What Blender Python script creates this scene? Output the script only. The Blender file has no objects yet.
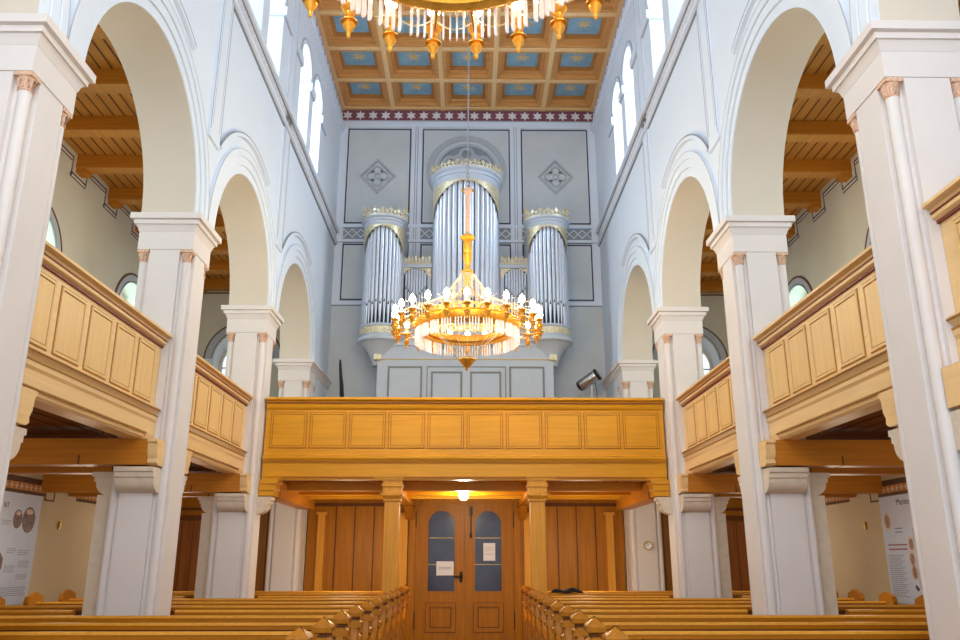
import bpy, bmesh, math, random
from mathutils import Vector, Matrix
from mathutils.geometry import tessellate_polygon
random.seed(7)
PI = math.pi
sin, cos, rad = math.sin, math.cos, math.radians
COL = bpy.context.scene.collection
EYE = 1.5            # everything below is laid out with z = 0 at eye height; lifted by EYE at the end
FL = -EYE            # floor level in that frame
A_STAND, A_SPOT = 'music stand side', 'spotlight side'
SIDE = {-1: A_STAND, 1: A_SPOT}

# ------------------------------------------------------------------ materials
def lin(h):
    h = h.lstrip('#'); c = [int(h[i:i+2], 16)/255 for i in (0, 2, 4)]
    return tuple(x/12.92 if x <= .04045 else ((x+.055)/1.055)**2.4 for x in c) + (1,)

def mat(name, col, rough=.6, metal=0, noise=.06, scale=(6, 6, 6), bump=0, emit=0, coat=0, detail=4):
    m = bpy.data.materials.new(name); m.use_nodes = True
    nt = m.node_tree; b = nt.nodes['Principled BSDF']
    c = lin(col) if isinstance(col, str) else col
    b.inputs['Roughness'].default_value = rough; b.inputs['Metallic'].default_value = metal
    if coat: b.inputs['Coat Weight'].default_value = coat
    if emit:
        b.inputs['Emission Color'].default_value = c; b.inputs['Emission Strength'].default_value = emit
    tc = nt.nodes.new('ShaderNodeTexCoord'); mp = nt.nodes.new('ShaderNodeMapping')
    mp.inputs['Scale'].default_value = scale
    nz = nt.nodes.new('ShaderNodeTexNoise'); nz.inputs['Detail'].default_value = detail
    nz.inputs['Scale'].default_value = 1
    rp = nt.nodes.new('ShaderNodeValToRGB')
    rp.color_ramp.elements[0].position = .3; rp.color_ramp.elements[1].position = .7
    k0, k1 = 1-noise, 1+noise*.6
    rp.color_ramp.elements[0].color = (c[0]*k0, c[1]*k0, c[2]*k0, 1)
    rp.color_ramp.elements[1].color = (min(1, c[0]*k1), min(1, c[1]*k1), min(1, c[2]*k1), 1)
    L = nt.links
    L.new(tc.outputs['Object'], mp.inputs['Vector']); L.new(mp.outputs['Vector'], nz.inputs['Vector'])
    L.new(nz.outputs['Fac'], rp.inputs['Fac']); L.new(rp.outputs['Color'], b.inputs['Base Color'])
    if bump:
        bp = nt.nodes.new('ShaderNodeBump'); bp.inputs['Strength'].default_value = bump; bp.inputs['Distance'].default_value = .01
        L.new(nz.outputs['Fac'], bp.inputs['Height']); L.new(bp.outputs['Normal'], b.inputs['Normal'])
    return m

def wood(name, col, axis='x', rough=.42, noise=.16, fine=26):
    s = {'x': (1.2, fine, fine), 'y': (fine, 1.2, fine), 'z': (fine, fine, 1.2)}[axis]
    m = mat(name, col, rough, 0, noise, s, bump=.05, detail=3)
    m.node_tree.nodes['Principled BSDF'].inputs['Specular IOR Level'].default_value = .25
    return m

def glassy(name, tint, mix=.18, rough=.05):
    m = bpy.data.materials.new(name); m.use_nodes = True
    nt = m.node_tree; nt.nodes.clear()
    o = nt.nodes.new('ShaderNodeOutputMaterial'); t = nt.nodes.new('ShaderNodeBsdfTransparent')
    g = nt.nodes.new('ShaderNodeBsdfGlossy'); mx = nt.nodes.new('ShaderNodeMixShader')
    t.inputs['Color'].default_value = tint; g.inputs['Roughness'].default_value = rough
    mx.inputs['Fac'].default_value = mix
    nt.links.new(t.outputs[0], mx.inputs[1]); nt.links.new(g.outputs[0], mx.inputs[2]); nt.links.new(mx.outputs[0], o.inputs[0])
    return m

M = dict(
    wall=mat('white_plaster', '#dae5f1', .75, noise=.02, scale=(1.5,)*3),
    pier=mat('pier_plaster', '#dfdad8', .7, noise=.03, scale=(2,)*3),
    intrados=mat('warm_lit_plaster', '#d3cbbd', .75, noise=.02, scale=(1.5,)*3),  # beige paints the warm light on the arch soffits into the plaster
    line=mat('grey_paint_and_shade_line', '#8d949e', .7, noise=.05),
    line2=mat('pale_painted_line', '#b4bac3', .7, noise=.05),
    brownline=mat('brown_painted_line', '#6a4a3a', .7, noise=.1),
    aisle=mat('aisle_plaster', '#cfccbd', .8, noise=.07, scale=(.9,)*3),
    aisle_low=mat('lower_aisle_plaster', '#cdbb9a', .8, noise=.06, scale=(1.3,)*3),
    organwall=mat('grey_plaster', '#c8d0d2', .8, noise=.07, scale=(1.2,)*3),
    organline=mat('dark_slate_line', '#4c4f5a', .8, noise=.1),
    relief=mat('relief_stone', '#b3b9bd', .8, noise=.05),
    band=mat('lattice_band_ground', '#8f989f', .8, noise=.05),
    maroon=mat('maroon_paint', '#804a58', .7, noise=.15, scale=(9,)*3),
    stars=mat('star_white_paint', '#dcdce0', .7, noise=.05),
    lat=mat('pale_lattice_ground', '#c9cfd8', .7, noise=.03),
    lilac=mat('lilac_paint', '#a79bb8', .7, noise=.1),
    stone=mat('bracket_stone', '#d9cbb8', .7, noise=.08, scale=(14,)*3, bump=.1),
    rose=mat('rose_sandstone', '#dcb89e', .75, noise=.25, scale=(60,)*3, bump=.3),
    gal=wood('warm_lit_gallery_wood', '#d99a20', 'x', .38, .10),  # same paint as the side parapets, with warm chandelier light in the colour
    galz=wood('ochre_post_wood', '#dc9c34', 'z', .4, .10),
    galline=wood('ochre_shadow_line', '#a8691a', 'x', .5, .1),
    side=wood('daylit_parapet_wood', '#ebc78f', 'y', .4, .07),  # same paint as the organ gallery, tinted paler for cool daylight
    sidez=wood('daylit_panel_wood', '#e8c284', 'z', .4, .07),
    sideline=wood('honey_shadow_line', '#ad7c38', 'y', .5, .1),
    redline=mat('dark_red_line', '#7c2f26', .5, noise=.1),
    beam=wood('amber_beam_wood', '#bd7720', 'x', .45, .15),
    beamy=wood('amber_long_beam_wood', '#b9741f', 'y', .45, .15),
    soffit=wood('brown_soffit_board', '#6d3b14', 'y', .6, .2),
    plank=wood('amber_ceiling_board', '#c08336', 'y', .5, .16),
    plankline=mat('board_joint', '#6b3d12', .7, noise=.1),
    panelwall=wood('brown_panel_wood', '#ad6d08', 'z', .45, .18, 20),
    panelline=wood('brown_joint_and_shade', '#6b3c0e', 'z', .5, .15),
    dooraisle=wood('dark_door_wood', '#93561f', 'z', .5, .25, 18),
    door=wood('door_wood', '#a86a0c', 'z', .4, .15, 18),
    coffer=wood('coffer_wood', '#d39c5c', 'x', .45, .14),
    cofferin=wood('coffer_inner_wood', '#b98246', 'y', .5, .14),
    blue=mat('sky_blue_paint', '#8dbbd6', .7, noise=.15, scale=(3,)*3),
    goldpaint=mat('pale_gold_paint', '#e3c98e', .5, .2, noise=.1),
    pew=wood('pew_wood', '#b97412', 'x', .33, .14),
    pewend=wood('pew_end_wood', '#b8761f', 'z', .35, .14),
    floor=mat('stone_floor', '#7c7268', .6, noise=.15, scale=(2,)*3),
    gold=mat('polished_gold', '#eeb040', .28, .65, noise=.12, scale=(30,)*3),
    palegold=mat('gilt_filigree', '#e6dcb8', .4, .35, noise=.45, scale=(38,)*3, bump=.3),
    case=mat('grey_organ_case', '#b9c5d2', .55, noise=.03),
    caseline=mat('case_olive_line', '#7c8180', .6, noise=.05),
    casegold=mat('case_gold_line', '#bfa55a', .45, .4, noise=.05),
    pipe=mat('tin_pipe', '#dde5f0', .28, .45, noise=.05, scale=(10,)*3),
    dark=mat('gap_shade', '#3a4049', .9, noise=.05),  # dark tone stands for the shade behind the pipes and in their mouths
    black=mat('black_metal', '#1c1a1a', .4, .3, noise=.1),
    iron=mat('dark_iron', '#2a211b', .45, .6, noise=.1),
    silver=mat('silver_metal', '#b9babd', .25, .8, noise=.05),
    whitemetal=mat('white_enamel', '#e4e4e2', .4, noise=.03),
    candle=mat('candle_white', '#f4ead6', .4, noise=.03),
    bulb=mat('bulb_glow', '#ffe2ae', .4, emit=45, noise=0),
    globe=mat('globe_glow', '#fff0d8', .4, emit=9, noise=0),
    paper=mat('white_paper', '#e4e6ef', .7, noise=.02),
    poster=mat('poster_paper', '#cfd7ec', .6, noise=.03),
    ink=mat('grey_ink', '#8a90a0', .7, noise=.05),
    inkdark=mat('dark_ink', '#4a4750', .7, noise=.05),
    inkred=mat('red_ink', '#a8606c', .7, noise=.05),
    photo=mat('old_photograph', '#7d6462', .5, noise=.6, scale=(22,)*3),
    photo2=mat('sepia_portrait', '#a47a68', .5, noise=.5, scale=(30,)*3),
    paledisc=mat('pale_blush', '#dcc3b8', .6, noise=.05),
    cloth=mat('black_cloth', '#17151a', .9, noise=.2, scale=(20,)*3),
    brass=mat('brass', '#b59048', .3, .8, noise=.1),
    frieze_ground=mat('frieze_brown', '#5d4030', .7, noise=.1),
    frieze_orange=mat('frieze_orange', '#c07a3c', .7, noise=.2, scale=(20,)*3),
    glass=glassy('window_glass', (.93, .97, 1, 1)),
    darkglass=mat('dusky_door_glass', '#34364a', .15, 0, noise=.25, scale=(5,)*3),
    crystal=None, leadglass=glassy('leaded_glass', (.95, .98, 1, 1), .12), paleglass=glassy('pale_green_glass', (.62, .74, .72, 1), .12),
    lead=mat('lead_bar', '#8d9196', .6, noise=.05),
)
def crystal_mat():
    m = bpy.data.materials.new('cut_crystal'); m.use_nodes = True
    nt = m.node_tree; b = nt.nodes['Principled BSDF']
    b.inputs['Base Color'].default_value = (.95, .95, 1, 1); b.inputs['Roughness'].default_value = .08
    b.inputs['Emission Color'].default_value = (1, .9, .78, 1); b.inputs['Emission Strength'].default_value = .12  # faint glow added to the crystal in place of caught candlelight
    t = nt.nodes.new('ShaderNodeBsdfTransparent'); mx = nt.nodes.new('ShaderNodeMixShader')
    mx.inputs['Fac'].default_value = .62
    nt.links.new(t.outputs[0], mx.inputs[1]); nt.links.new(b.outputs[0], mx.inputs[2])
    nt.links.new(mx.outputs[0], nt.nodes['Material Output'].inputs['Surface'])
    return m
M['crystal'] = crystal_mat()
M['strand'] = mat('glass_bead', '#f3ead2', .2, .2, noise=.3, scale=(60,)*3)

# ------------------------------------------------------------------ mesh builder
def rects(n): return list(range(n))
class MB:
    def __init__(s, org=(0, 0, 0)):
        s.v, s.f, s.mi, s.mats, s.org, s.cur = [], [], [], [], org, 0
    def use(s, m):
        if m not in s.mats: s.mats.append(m)
        s.cur = s.mats.index(m); return s
    def add(s, vs, fs):
        o = len(s.v); s.v += [tuple(p) for p in vs]
        for f in fs: s.f.append([i+o for i in f]); s.mi.append(s.cur)
        return s
    def box(s, x0, x1, y0, y1, z0, z1):
        return s.add([(x, y, z) for x in (x0, x1) for y in (y0, y1) for z in (z0, z1)],
                     [(0, 1, 3, 2), (4, 6, 7, 5), (0, 4, 5, 1), (2, 3, 7, 6), (0, 2, 6, 4), (1, 5, 7, 3)])
    def mbox(s, mp, u0, u1, v0, v1, n0, n1):
        return s.add([mp(u, v, n) for u in (u0, u1) for v in (v0, v1) for n in (n0, n1)],
                     [(0, 1, 3, 2), (4, 6, 7, 5), (0, 4, 5, 1), (2, 3, 7, 6), (0, 2, 6, 4), (1, 5, 7, 3)])
    def mprism(s, mp, pts, n0, n1, holes=()):
        loops = [list(pts)] + [list(h) for h in holes]
        flat = [p for l in loops for p in l]; N = len(flat)
        tri = tessellate_polygon([[Vector((p[0], p[1], 0)) for p in l] for l in loops])
        vs = [mp(p[0], p[1], n0) for p in flat] + [mp(p[0], p[1], n1) for p in flat]
        fs = [tuple(t) for t in tri] + [tuple(i+N for i in t) for t in tri]
        if len(loops) == 1 and N <= 4: fs = [tuple(range(N)), tuple(range(N, 2*N))]
        o = 0
        for l in loops:
            k = len(l)
            for i in range(k):
                j = (i+1) % k; fs.append((o+i, o+j, o+j+N, o+i+N))
            o += k
        return s.add(vs, fs)
    def prism(s, axis, pts, a0, a1, holes=()):
        mp = {'x': lambda u, v, n: (n, u, v), 'y': lambda u, v, n: (u, n, v), 'z': lambda u, v, n: (u, v, n)}[axis]
        return s.mprism(mp, pts, a0, a1, holes)
    def frame(s, mp, u0, u1, v0, v1, w, n0, n1):
        return s.mprism(mp, [(u0, v0), (u1, v0), (u1, v1), (u0, v1)], n0, n1,
                        [[(u0+w, v0+w), (u1-w, v0+w), (u1-w, v1-w), (u0+w, v1-w)]])
    def arc(s, mp, cu, cv, r0, r1, n0, n1, a0=0., a1=PI, k=32):
        an = [a0+(a1-a0)*i/k for i in range(k+1)]
        vs, fs = [], []
        for a in an:
            for r in (r0, r1):
                for n in (n0, n1): vs.append(mp(cu+r*cos(a), cv+r*sin(a), n))
        for i in range(k):
            b = i*4; c = b+4
            fs += [(b, c, c+1, b+1), (b+2, b+3, c+3, c+2), (b, b+2, c+2, c), (b+1, c+1, c+3, b+3)]
        if abs(a1-a0) < 2*PI-1e-4: fs += [(0, 1, 3, 2), (4*k, 4*k+2, 4*k+3, 4*k+1)]
        return s.add(vs, fs)
    def lathe(s, cx, cy, prof, n=24, a0=0., a1=2*PI):
        full = abs(a1-a0) > 2*PI-1e-4; cols = n if full else n+1
        vs = [(cx+r*cos(a0+(a1-a0)*i/n), cy+r*sin(a0+(a1-a0)*i/n), z) for i in range(cols) for r, z in prof]
        P = len(prof); fs = []
        for i in range(n):
            j = (i+1) % cols
            for p in range(P-1): fs.append((i*P+p, j*P+p, j*P+p+1, i*P+p+1))
        if prof[0] != prof[-1]:
            if full:
                for e in (0, P-1):
                    if prof[e][0] > 1e-6: fs.append(tuple(i*P+e for i in range(n)))
        return s.add(vs, fs)
    def square(s, x0, x1, y0, y1, prof):
        vs, fs = [], []
        for o, z in prof: vs += [(x0-o, y0-o, z), (x1+o, y0-o, z), (x1+o, y1+o, z), (x0-o, y1+o, z)]
        for p in range(len(prof)-1):
            for i in range(4):
                j = (i+1) % 4; fs.append((p*4+i, p*4+j, p*4+4+j, p*4+4+i))
        e = 4*(len(prof)-1); fs += [(0, 1, 2, 3), (e, e+1, e+2, e+3)]
        return s.add(vs, fs)
    def tube(s, pts, r, n=8):
        P = [Vector(p) for p in pts]; vs, fs = [], []
        rr = r if isinstance(r, (list, tuple)) else [r]*len(P)
        for i, p in enumerate(P):
            d = (P[min(i+1, len(P)-1)]-P[max(i-1, 0)]).normalized()
            u = d.cross(Vector((0, 0, 1)) if abs(d.z) < .95 else Vector((1, 0, 0))).normalized(); w = d.cross(u)
            vs += [p+rr[i]*(u*cos(2*PI*k/n)+w*sin(2*PI*k/n)) for k in range(n)]
        for i in range(len(P)-1):
            for k in range(n):
                l = (k+1) % n; fs.append((i*n+k, i*n+l, i*n+n+l, i*n+n+k))
        fs += [tuple(range(n)), tuple(range(len(P)*n-n, len(P)*n))]
        return s.add(vs, fs)
    def build(s, name, m=None, parent=None, smooth=True):
        me = bpy.data.meshes.new(name)
        ox, oy, oz = s.org
        me.from_pydata([(x-ox, y-oy, z-oz) for x, y, z in s.v], [], s.f)
        bm = bmesh.new(); bm.from_mesh(me); bmesh.ops.recalc_face_normals(bm, faces=bm.faces); bm.to_mesh(me); bm.free()
        ms = s.mats if s.mats else [m]
        for q in ms: me.materials.append(q)
        if s.mats: me.polygons.foreach_set('material_index', s.mi)
        if smooth:
            me.polygons.foreach_set('use_smooth', [True]*len(me.polygons)); me.set_sharp_from_angle(angle=rad(34))
        me.update()
        o = bpy.data.objects.new(name, me); COL.objects.link(o)
        if parent is not None: o.parent = parent
        else: o.location = s.org
        return o

def tag(o, label=None, cat=None, group=None, kind=None):
    if label: o['label'] = label
    if cat: o['category'] = cat
    if group: o['group'] = group
    if kind: o['kind'] = kind
    return o
def thing(name, label, cat, loc=(0, 0, 0), group=None, kind=None):
    o = bpy.data.objects.new(name, None); COL.objects.link(o); o.location = loc
    o.empty_display_size = .1
    return tag(o, label, cat, group, kind)
def struct(o, label=None, cat=None): return tag(o, label, cat, None, 'structure')
def copy_tree(o, parent=None):
    c = o.copy(); COL.objects.link(c); c.parent = parent
    for ch in list(o.children): copy_tree(ch, c)
    return c

def yplane(base): return lambda u, v, n: (u, base-n, v)                       # faces the camera
def xplane(s, base): return lambda u, v, n: (s*(base-n), u, v)                # faces the nave axis
def circ(cu, cv, r, n=24, a0=0., a1=2*PI):
    full = abs(a1-a0) > 2*PI-1e-4
    return [(cu+r*cos(a0+(a1-a0)*i/n), cv+r*sin(a0+(a1-a0)*i/n)) for i in range(n if full else n+1)]
def archloop(c, w, z0, zs, n=24):                                             # round-headed opening
    return [(c-w, z0), (c+w, z0)] + circ(c, zs, w, n, 0, PI)
def star(cu, cv, r, q, k, a0=0.):
    return [(cu+(r if i % 2 == 0 else r*q)*cos(a0+PI*i/k), cv+(r if i % 2 == 0 else r*q)*sin(a0+PI*i/k)) for i in range(2*k)]
ORD = ['first', 'second', 'third', 'fourth', 'fifth', 'sixth', 'seventh', 'eighth', 'ninth', 'tenth', 'eleventh', 'twelfth', 'thirteenth']
TR = [0]; WN = [0]
def trimname(): TR[0] += 1; return 'trim_%d' % TR[0]
def winname(): WN[0] += 1; return 'window_%d' % WN[0]

# ------------------------------------------------------------------ layout numbers
W, XO = 3.1, 6.1                   # nave half width, outer wall
CAP, TOP = 3.8, 10.62              # springing height, underside of nave ceiling
PY = [5.42+3.5*k for k in range(4)]    # pier centres
BAY = [.17, 3.67, 7.17, 10.67, 14.17]  # arch centres
YB, Y0 = 17.65, -1.58
YD = 16.245                          # wooden wall under the organ gallery

# ------------------------------------------------------------------ floor, outer walls, ceilings
struct(MB().box(-XO-.4, XO+.4, Y0-1, YB+.4, FL-.2, FL).build('floor', M['floor']))

def nave_wall(s):
    nm = 'left' if s < 0 else 'right'
    R = 1.4
    out = [(Y0, CAP)]
    for c in BAY: out += [(c-R, CAP)] + [(c-R*cos(PI*i/32), CAP+R*sin(PI*i/32)) for i in range(1, 32)] + [(c+R, CAP)]
    out += [(16.345, CAP), (16.345, 3.3), (16.245, 3.3), (16.245, FL), (YB, FL), (YB, TOP+.3), (Y0, TOP+.3)]
    wins = [(c+d) for c in BAY for d in (-.6, .6)]
    holes = [archloop(y, .42, 7.52, 9.1, 20) for y in wins]
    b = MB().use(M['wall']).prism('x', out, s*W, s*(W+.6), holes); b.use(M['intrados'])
    wl = b.build('wall_'+nm)
    struct(wl)
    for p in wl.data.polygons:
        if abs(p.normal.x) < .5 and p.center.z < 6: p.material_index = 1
    mp = xplane(s, W)
    # archivolts, drip moulds
    t = MB().use(M['wall'])
    for c in BAY:
        t.arc(mp, c, CAP, 1.4, 1.52, 0, .012); t.arc(mp, c, CAP, 1.52, 1.64, 0, .03); t.arc(mp, c, CAP, 1.64, 1.745, 0, .045)
    t.use(M['line2'])
    for c in BAY:
        for r, h in ((1.515, .014), (1.635, .032), (1.735, .047)): t.arc(mp, c, CAP, r, r+.01, h-.006, h)
    t.use(M['line'])
    for c in BAY: t.arc(mp, c, CAP, 1.945, 1.965, .03, .05, rad(66), rad(143), 24)  # grey edge paints in the shadow along the drip mould
    t.use(M['wall'])
    for c in BAY: t.arc(mp, c, CAP, 1.90, 1.945, .0, .05, rad(66), rad(143), 24)
    struct(t.build('archivolt_trim', None, wl))
    # pilaster strips
    t = MB().use(M['wall'])
    for c in [p for p in PY[:3]] + [1.92]:
        t.mbox(mp, c-.2, c+.2, 4.9, 10.1, 0, .03)
        t.use(M['line'])
        for d in (-.19, .19): t.mbox(mp, c+d-.006, c+d+.006, 5.0, 7.04, .029, .033)
        t.use(M['line2'])
        for d in (-.13, .13): t.mbox(mp, c+d-.005, c+d+.005, 5.1, 7.04, .029, .033)
        for d in (-.19, .19): t.mbox(mp, c+d-.006, c+d+.006, 7.4, 10.1, .029, .033)
        t.use(M['wall'])
    struct(t.build('pilaster_trim', None, wl))
    # string course with lattice
    t = MB().use(M['wall'])
    t.mbox(mp, Y0, YB, 7.04, 7.1, 0, .07); t.mbox(mp, Y0, YB, 7.34, 7.42, 0, .09); t.use(M['lat']).mbox(mp, Y0, YB, 7.1, 7.34, 0, .03)
    t.use(M['line']); t.mbox(mp, Y0, YB, 7.03, 7.04, 0, .03); t.mbox(mp, Y0, YB, 7.33, 7.34, 0, .05)
    t.use(M['stars'])
    y = 5.0
    while y < YB-.1:
        for q in (-1, 1):
            t.mprism(mp, [(y-.09, 7.22-q*.09-.012), (y-.09, 7.22-q*.09+.012), (y+.09, 7.22+q*.09+.012), (y+.09, 7.22+q*.09-.012)], .025, .036)
        y += .18
    struct(t.build('string_course_trim', None, wl))
    # window imposts, hood lines
    t = MB()
    for c in BAY:
        t.use(M['wall'])
        for a, b in ((c-1.55, c-1.0), (c-.2, c+.2), (c+1.0, c+1.55)):
            t.mbox(mp, a, b, 8.84, 9.0, -.32, .05)
        t.use(M['line2'])
        for a, b in ((c-1.55, c-1.0), (c-.2, c+.2), (c+1.0, c+1.55)):
            t.mbox(mp, a+.008, b-.008, 8.815, 8.84, -.3, .03)
        for d in (-.6, .6):
            t.use(M['line2']).arc(mp, c+d, 9.1, .5, .53, 0, .02); t.use(M['wall']).arc(mp, c+d, 9.1, .42, .5, 0, .015)
    struct(t.build('impost_trim', None, wl))
    # cornice and star frieze under the ceiling
    t = MB().use(M['wall']); t.mbox(mp, Y0, YB, 9.98, 10.06, 0, .06); t.mbox(mp, Y0, YB, 10.06, 10.14, 0, .1)
    t.use(M['lilac']).mbox(mp, Y0, YB, 10.2, 10.56, 0, .02)
    t.use(M['stars'])
    y = 6.0
    while y < YB-.1:
        t.mprism(mp, star(y, 10.38, .15, .5, 6, PI/6), .02, .03); y += .33
    struct(t.build('star_frieze_trim', None, wl))
    # clerestory windows
    for y in wins:
        if y < 2: continue
        w = MB(); w.mprism(mp, archloop(y, .42, 7.52, 9.1, 20), -.44, -.5, [archloop(y, .37, 7.57, 9.1, 20)])
        w.mbox(mp, y-.012, y+.012, 7.55, 9.46, -.45, -.49)
        for z in (8.0, 8.5, 9.0): w.mbox(mp, y-.38, y+.38, z-.012, z+.012, -.45, -.49)
        wo = struct(w.build(winname(), M['whitemetal']))
        struct(MB().mprism(mp, archloop(y, .39, 7.55, 9.1, 20), -.465, -.475).build('glass_pane', M['glass'], wo))
for s in (-1, 1): nave_wall(s)

def aisle(s):
    nm = 'left' if s < 0 else 'right'
    mp = xplane(s, XO)
    wins = [3.67, 7.17, 10.67, 14.17]
    holes = [archloop(y, .66, 2.7, 4.2, 24) for y in wins]
    wl = struct(MB().mprism(mp, [(Y0, FL), (YB+.2, FL), (YB+.2, 6.3), (Y0, 6.3)], 0, -.5, holes).build('wall_outer_'+nm, M['aisle']))
    low = struct(MB().mbox(mp, Y0, YD, FL, 1.38, 0, .015).build('wall_lower_'+nm, M['aisle_low']))
    for y in wins:
        t = MB().use(M['brownline']); t.arc(mp, y, 4.2, .80, .835, 0, .02)
        t.use(M['line2']).arc(mp, y, 4.2, .70, .80, 0, .014); t.use(M['line']).arc(mp, y, 4.2, .665, .69, 0, .02)
        struct(t.build(trimname()))
        if y < 5: continue
        w = MB(); w.mprism(mp, archloop(y, .66, 2.7, 4.2, 24), -.36, -.44, [archloop(y, .56, 2.8, 4.2, 24)])
        w.mbox(mp, y-.03, y+.03, 2.75, 4.8, -.37, -.43)
        for z in (3.2, 3.7, 4.2): w.mbox(mp, y-.6, y+.6, z-.015, z+.015, -.38, -.42)
        wo = struct(w.build(winname(), M['whitemetal']))
        struct(MB().mprism(mp, archloop(y, .58, 2.78, 4.2, 24), -.395, -.405).build('glass_pane', M['paleglass'], wo))
    # back wall of the aisle with one round-headed window
    xc = 5.02
    yp = yplane(YB)
    bw = struct(MB().prism('y', [(s*(W+.5), FL), (s*(XO+.4), FL), (s*(XO+.4), 6.3), (s*(W+.5), 6.3)], YB, YB+.55,
                           [archloop(s*xc, .66, 2.5, 4.28, 24)]).build('wall_back_aisle_'+nm, M['aisle']))
    t = MB().use(M['brownline']); t.arc(yp, s*xc, 4.3, .84, .875, 0, .02)
    t.use(M['line2']).arc(yp, s*xc, 4.3, .70, .84, 0, .02); t.use(M['line']).arc(yp, s*xc, 4.3, .672, .70, 0, .03)
    for q in (-1, 1): t.use(M['wall']).mbox(yp, s*xc+q*.75-.13, s*xc+q*.75+.13, 4.18, 4.3, 0, .05)
    struct(t.build(trimname()))
    # splayed reveal + window set deep
    w = MB().use(M['wall']); k = 24
    o = archloop(s*xc, .66, 2.5, 4.28, k); i = archloop(s*xc, .58, 2.6, 4.2, k); n = len(o)
    w.add([(p[0], YB+.001, p[1]) for p in o]+[(p[0], YB+.22, p[1]) for p in i], [(a, (a+1) % n, n+(a+1) % n, n+a) for a in range(n)])
    wo = struct(w.build(winname()))
    f = MB(); m2 = yplane(YB+.2); f.mprism(m2, i, 0, -.06, [archloop(s*xc, .51, 2.66, 4.2, k)])
    f.mbox(m2, s*xc-.02, s*xc+.02, 2.6, 4.7, -.01, -.05)
    for z in (3.0, 3.4, 3.8, 4.15): f.mbox(m2, s*xc-.53, s*xc+.53, z-.015, z+.015, -.01, -.05)
    f.arc(m2, s*xc, 4.15, .2, .225, -.01, -.05)
    for a in (45, 90, 135): f.mbox(lambda u, v, nn, a=a: m2(s*xc+cos(rad(a))*u-sin(rad(a))*v, 4.15+sin(rad(a))*u+cos(rad(a))*v, nn), .2, .53, -.012, .012, -.01, -.05)
    struct(f.build('window_frame', M['aisle'], wo))
    struct(MB().mprism(m2, archloop(s*xc, .53, 2.64, 4.2, k), -.025, -.03).build('glass_pane', M['leadglass'], wo))
    # aisle ceiling: boards and cross beams
    ce = MB().use(M['plank']).box(s*(W+.55), s*(XO+.3), Y0, YB+.3, 6.1, 6.3)
    ce.use(M['plankline'])
    x = W+.7
    while x < XO: ce.box(s*(x-.009), s*(x+.009), Y0, YB, 6.092, 6.1); x += .155
    ce = struct(ce.build('ceiling_aisle_'+nm))
    ys = [11.62+1.167*k for k in range(-7, 6)]
    zz = 5.99; path = []
    for y in ys:
        b = MB().use(M['beam']).box(s*(W+.55), s*(XO+.02), y-.12, y+.12, 5.89, 6.1)
        b.use(M['plank']).box(s*(W+.55), s*(XO+.02), y-.11, y+.11, 5.875, 5.89)
        b.use(M['beam']).box(s*(XO-.16), s*(XO+.02), y-.1, y+.1, 5.8, 5.88)
        struct(b.build('ceiling_beam', None, ce))
        path += [(y-.24, zz), (y-.24, 5.74), (y+.24, 5.74), (y+.24, zz)]
    t = MB()
    for m_, d, wd in ((M['brownline'], 0, .014), (M['stars'], -.03, .022), (M['brownline'], -.055, .008)):
        t.use(m_)
        for (a, b) in zip(path, path[1:]):
            y0, y1 = sorted((a[0], b[0])); z0, z1 = sorted((a[1], b[1]))
            t.mbox(mp, y0-wd, y1+wd, z0-wd+d, z1+wd+d, 0, .012 if d == 0 else .009)
    struct(t.build(trimname()))
    t = MB().use(M['brownline']).mbox(yp, min(s*W, s*XO), max(s*W, s*XO), 5.84, 5.87, 0, .02)
    t.use(M['side']).mbox(yp, min(s*(W+.55), s*XO), max(s*(W+.55), s*XO), 5.9, 6.1, 0, .12)
    struct(t.build(trimname()))
for s in (-1, 1): aisle(s)

# coffered nave ceiling
def nave_ceiling():
    c = MB().use(M['coffer'])
    P, Q = 1.225, 1.2; yb = YB-.12
    c.box(-W-.2, W+.2, Y0, YB+.3, 10.93, 11.05)
    rows = 14
    for i in range(6):
        x = -2.5*P+i*P; w = .13
        x0, x1 = (-W-.1 if i == 0 else x-w), (W+.1 if i == 5 else x+w)
        c.box(x0, x1, Y0, YB, TOP, 10.94)
    for j in range(rows+1):
        y = yb-j*Q; y1 = YB if j == 0 else y+.13
        if j == rows: c.box(-W, W, Y0, y+.13, TOP+.002, 10.94)
        else: c.box(-W, W, y-.13, y1, TOP+.002, 10.94)
    c.use(M['side'])
    for i in range(6): c.box(-2.5*P+i*P-.05, -2.5*P+i*P+.05, Y0, YB, TOP-.02, TOP)
    for j in range(rows): c.box(-W, W, yb-j*Q-.05, yb-j*Q+.05, TOP-.019, TOP)
    c.use(M['cofferin'])
    for i in range(5):
        for j in range(rows):
            x, y = -2*P+i*P, yb-(j+.5)*Q
            mp = lambda u, v, n: (u, v, n)
            c.use(M['coffer']).frame(mp, x-P/2+.13, x+P/2-.13, y-Q/2+.13, y+Q/2-.13, .07, TOP+.07, 10.94); c.use(M['cofferin']).frame(mp, x-P/2+.2, x+P/2-.2, y-Q/2+.2, y+Q/2-.2, .06, TOP+.14, 10.94)
    ce = struct(c.build('ceiling'))
    first = None
    for i in range(5):
        for j in range(8):
            x, y = -2*P+i*P, yb-(j+.5)*Q
            if first is None:
                first = MB().box(-.36, .36, -.35, .35, -.1, 0).build('coffer_panel', M['blue'], ce)
                s_ = MB().prism('z', star(0, 0, .19, .34, 8, PI/8), -.108, -.1)
                s_.build('gold_star', M['goldpaint'], first)
                o = first
            else: o = copy_tree(first, ce)
            o.location = (x, y, 10.93)
nave_ceiling()

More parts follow.
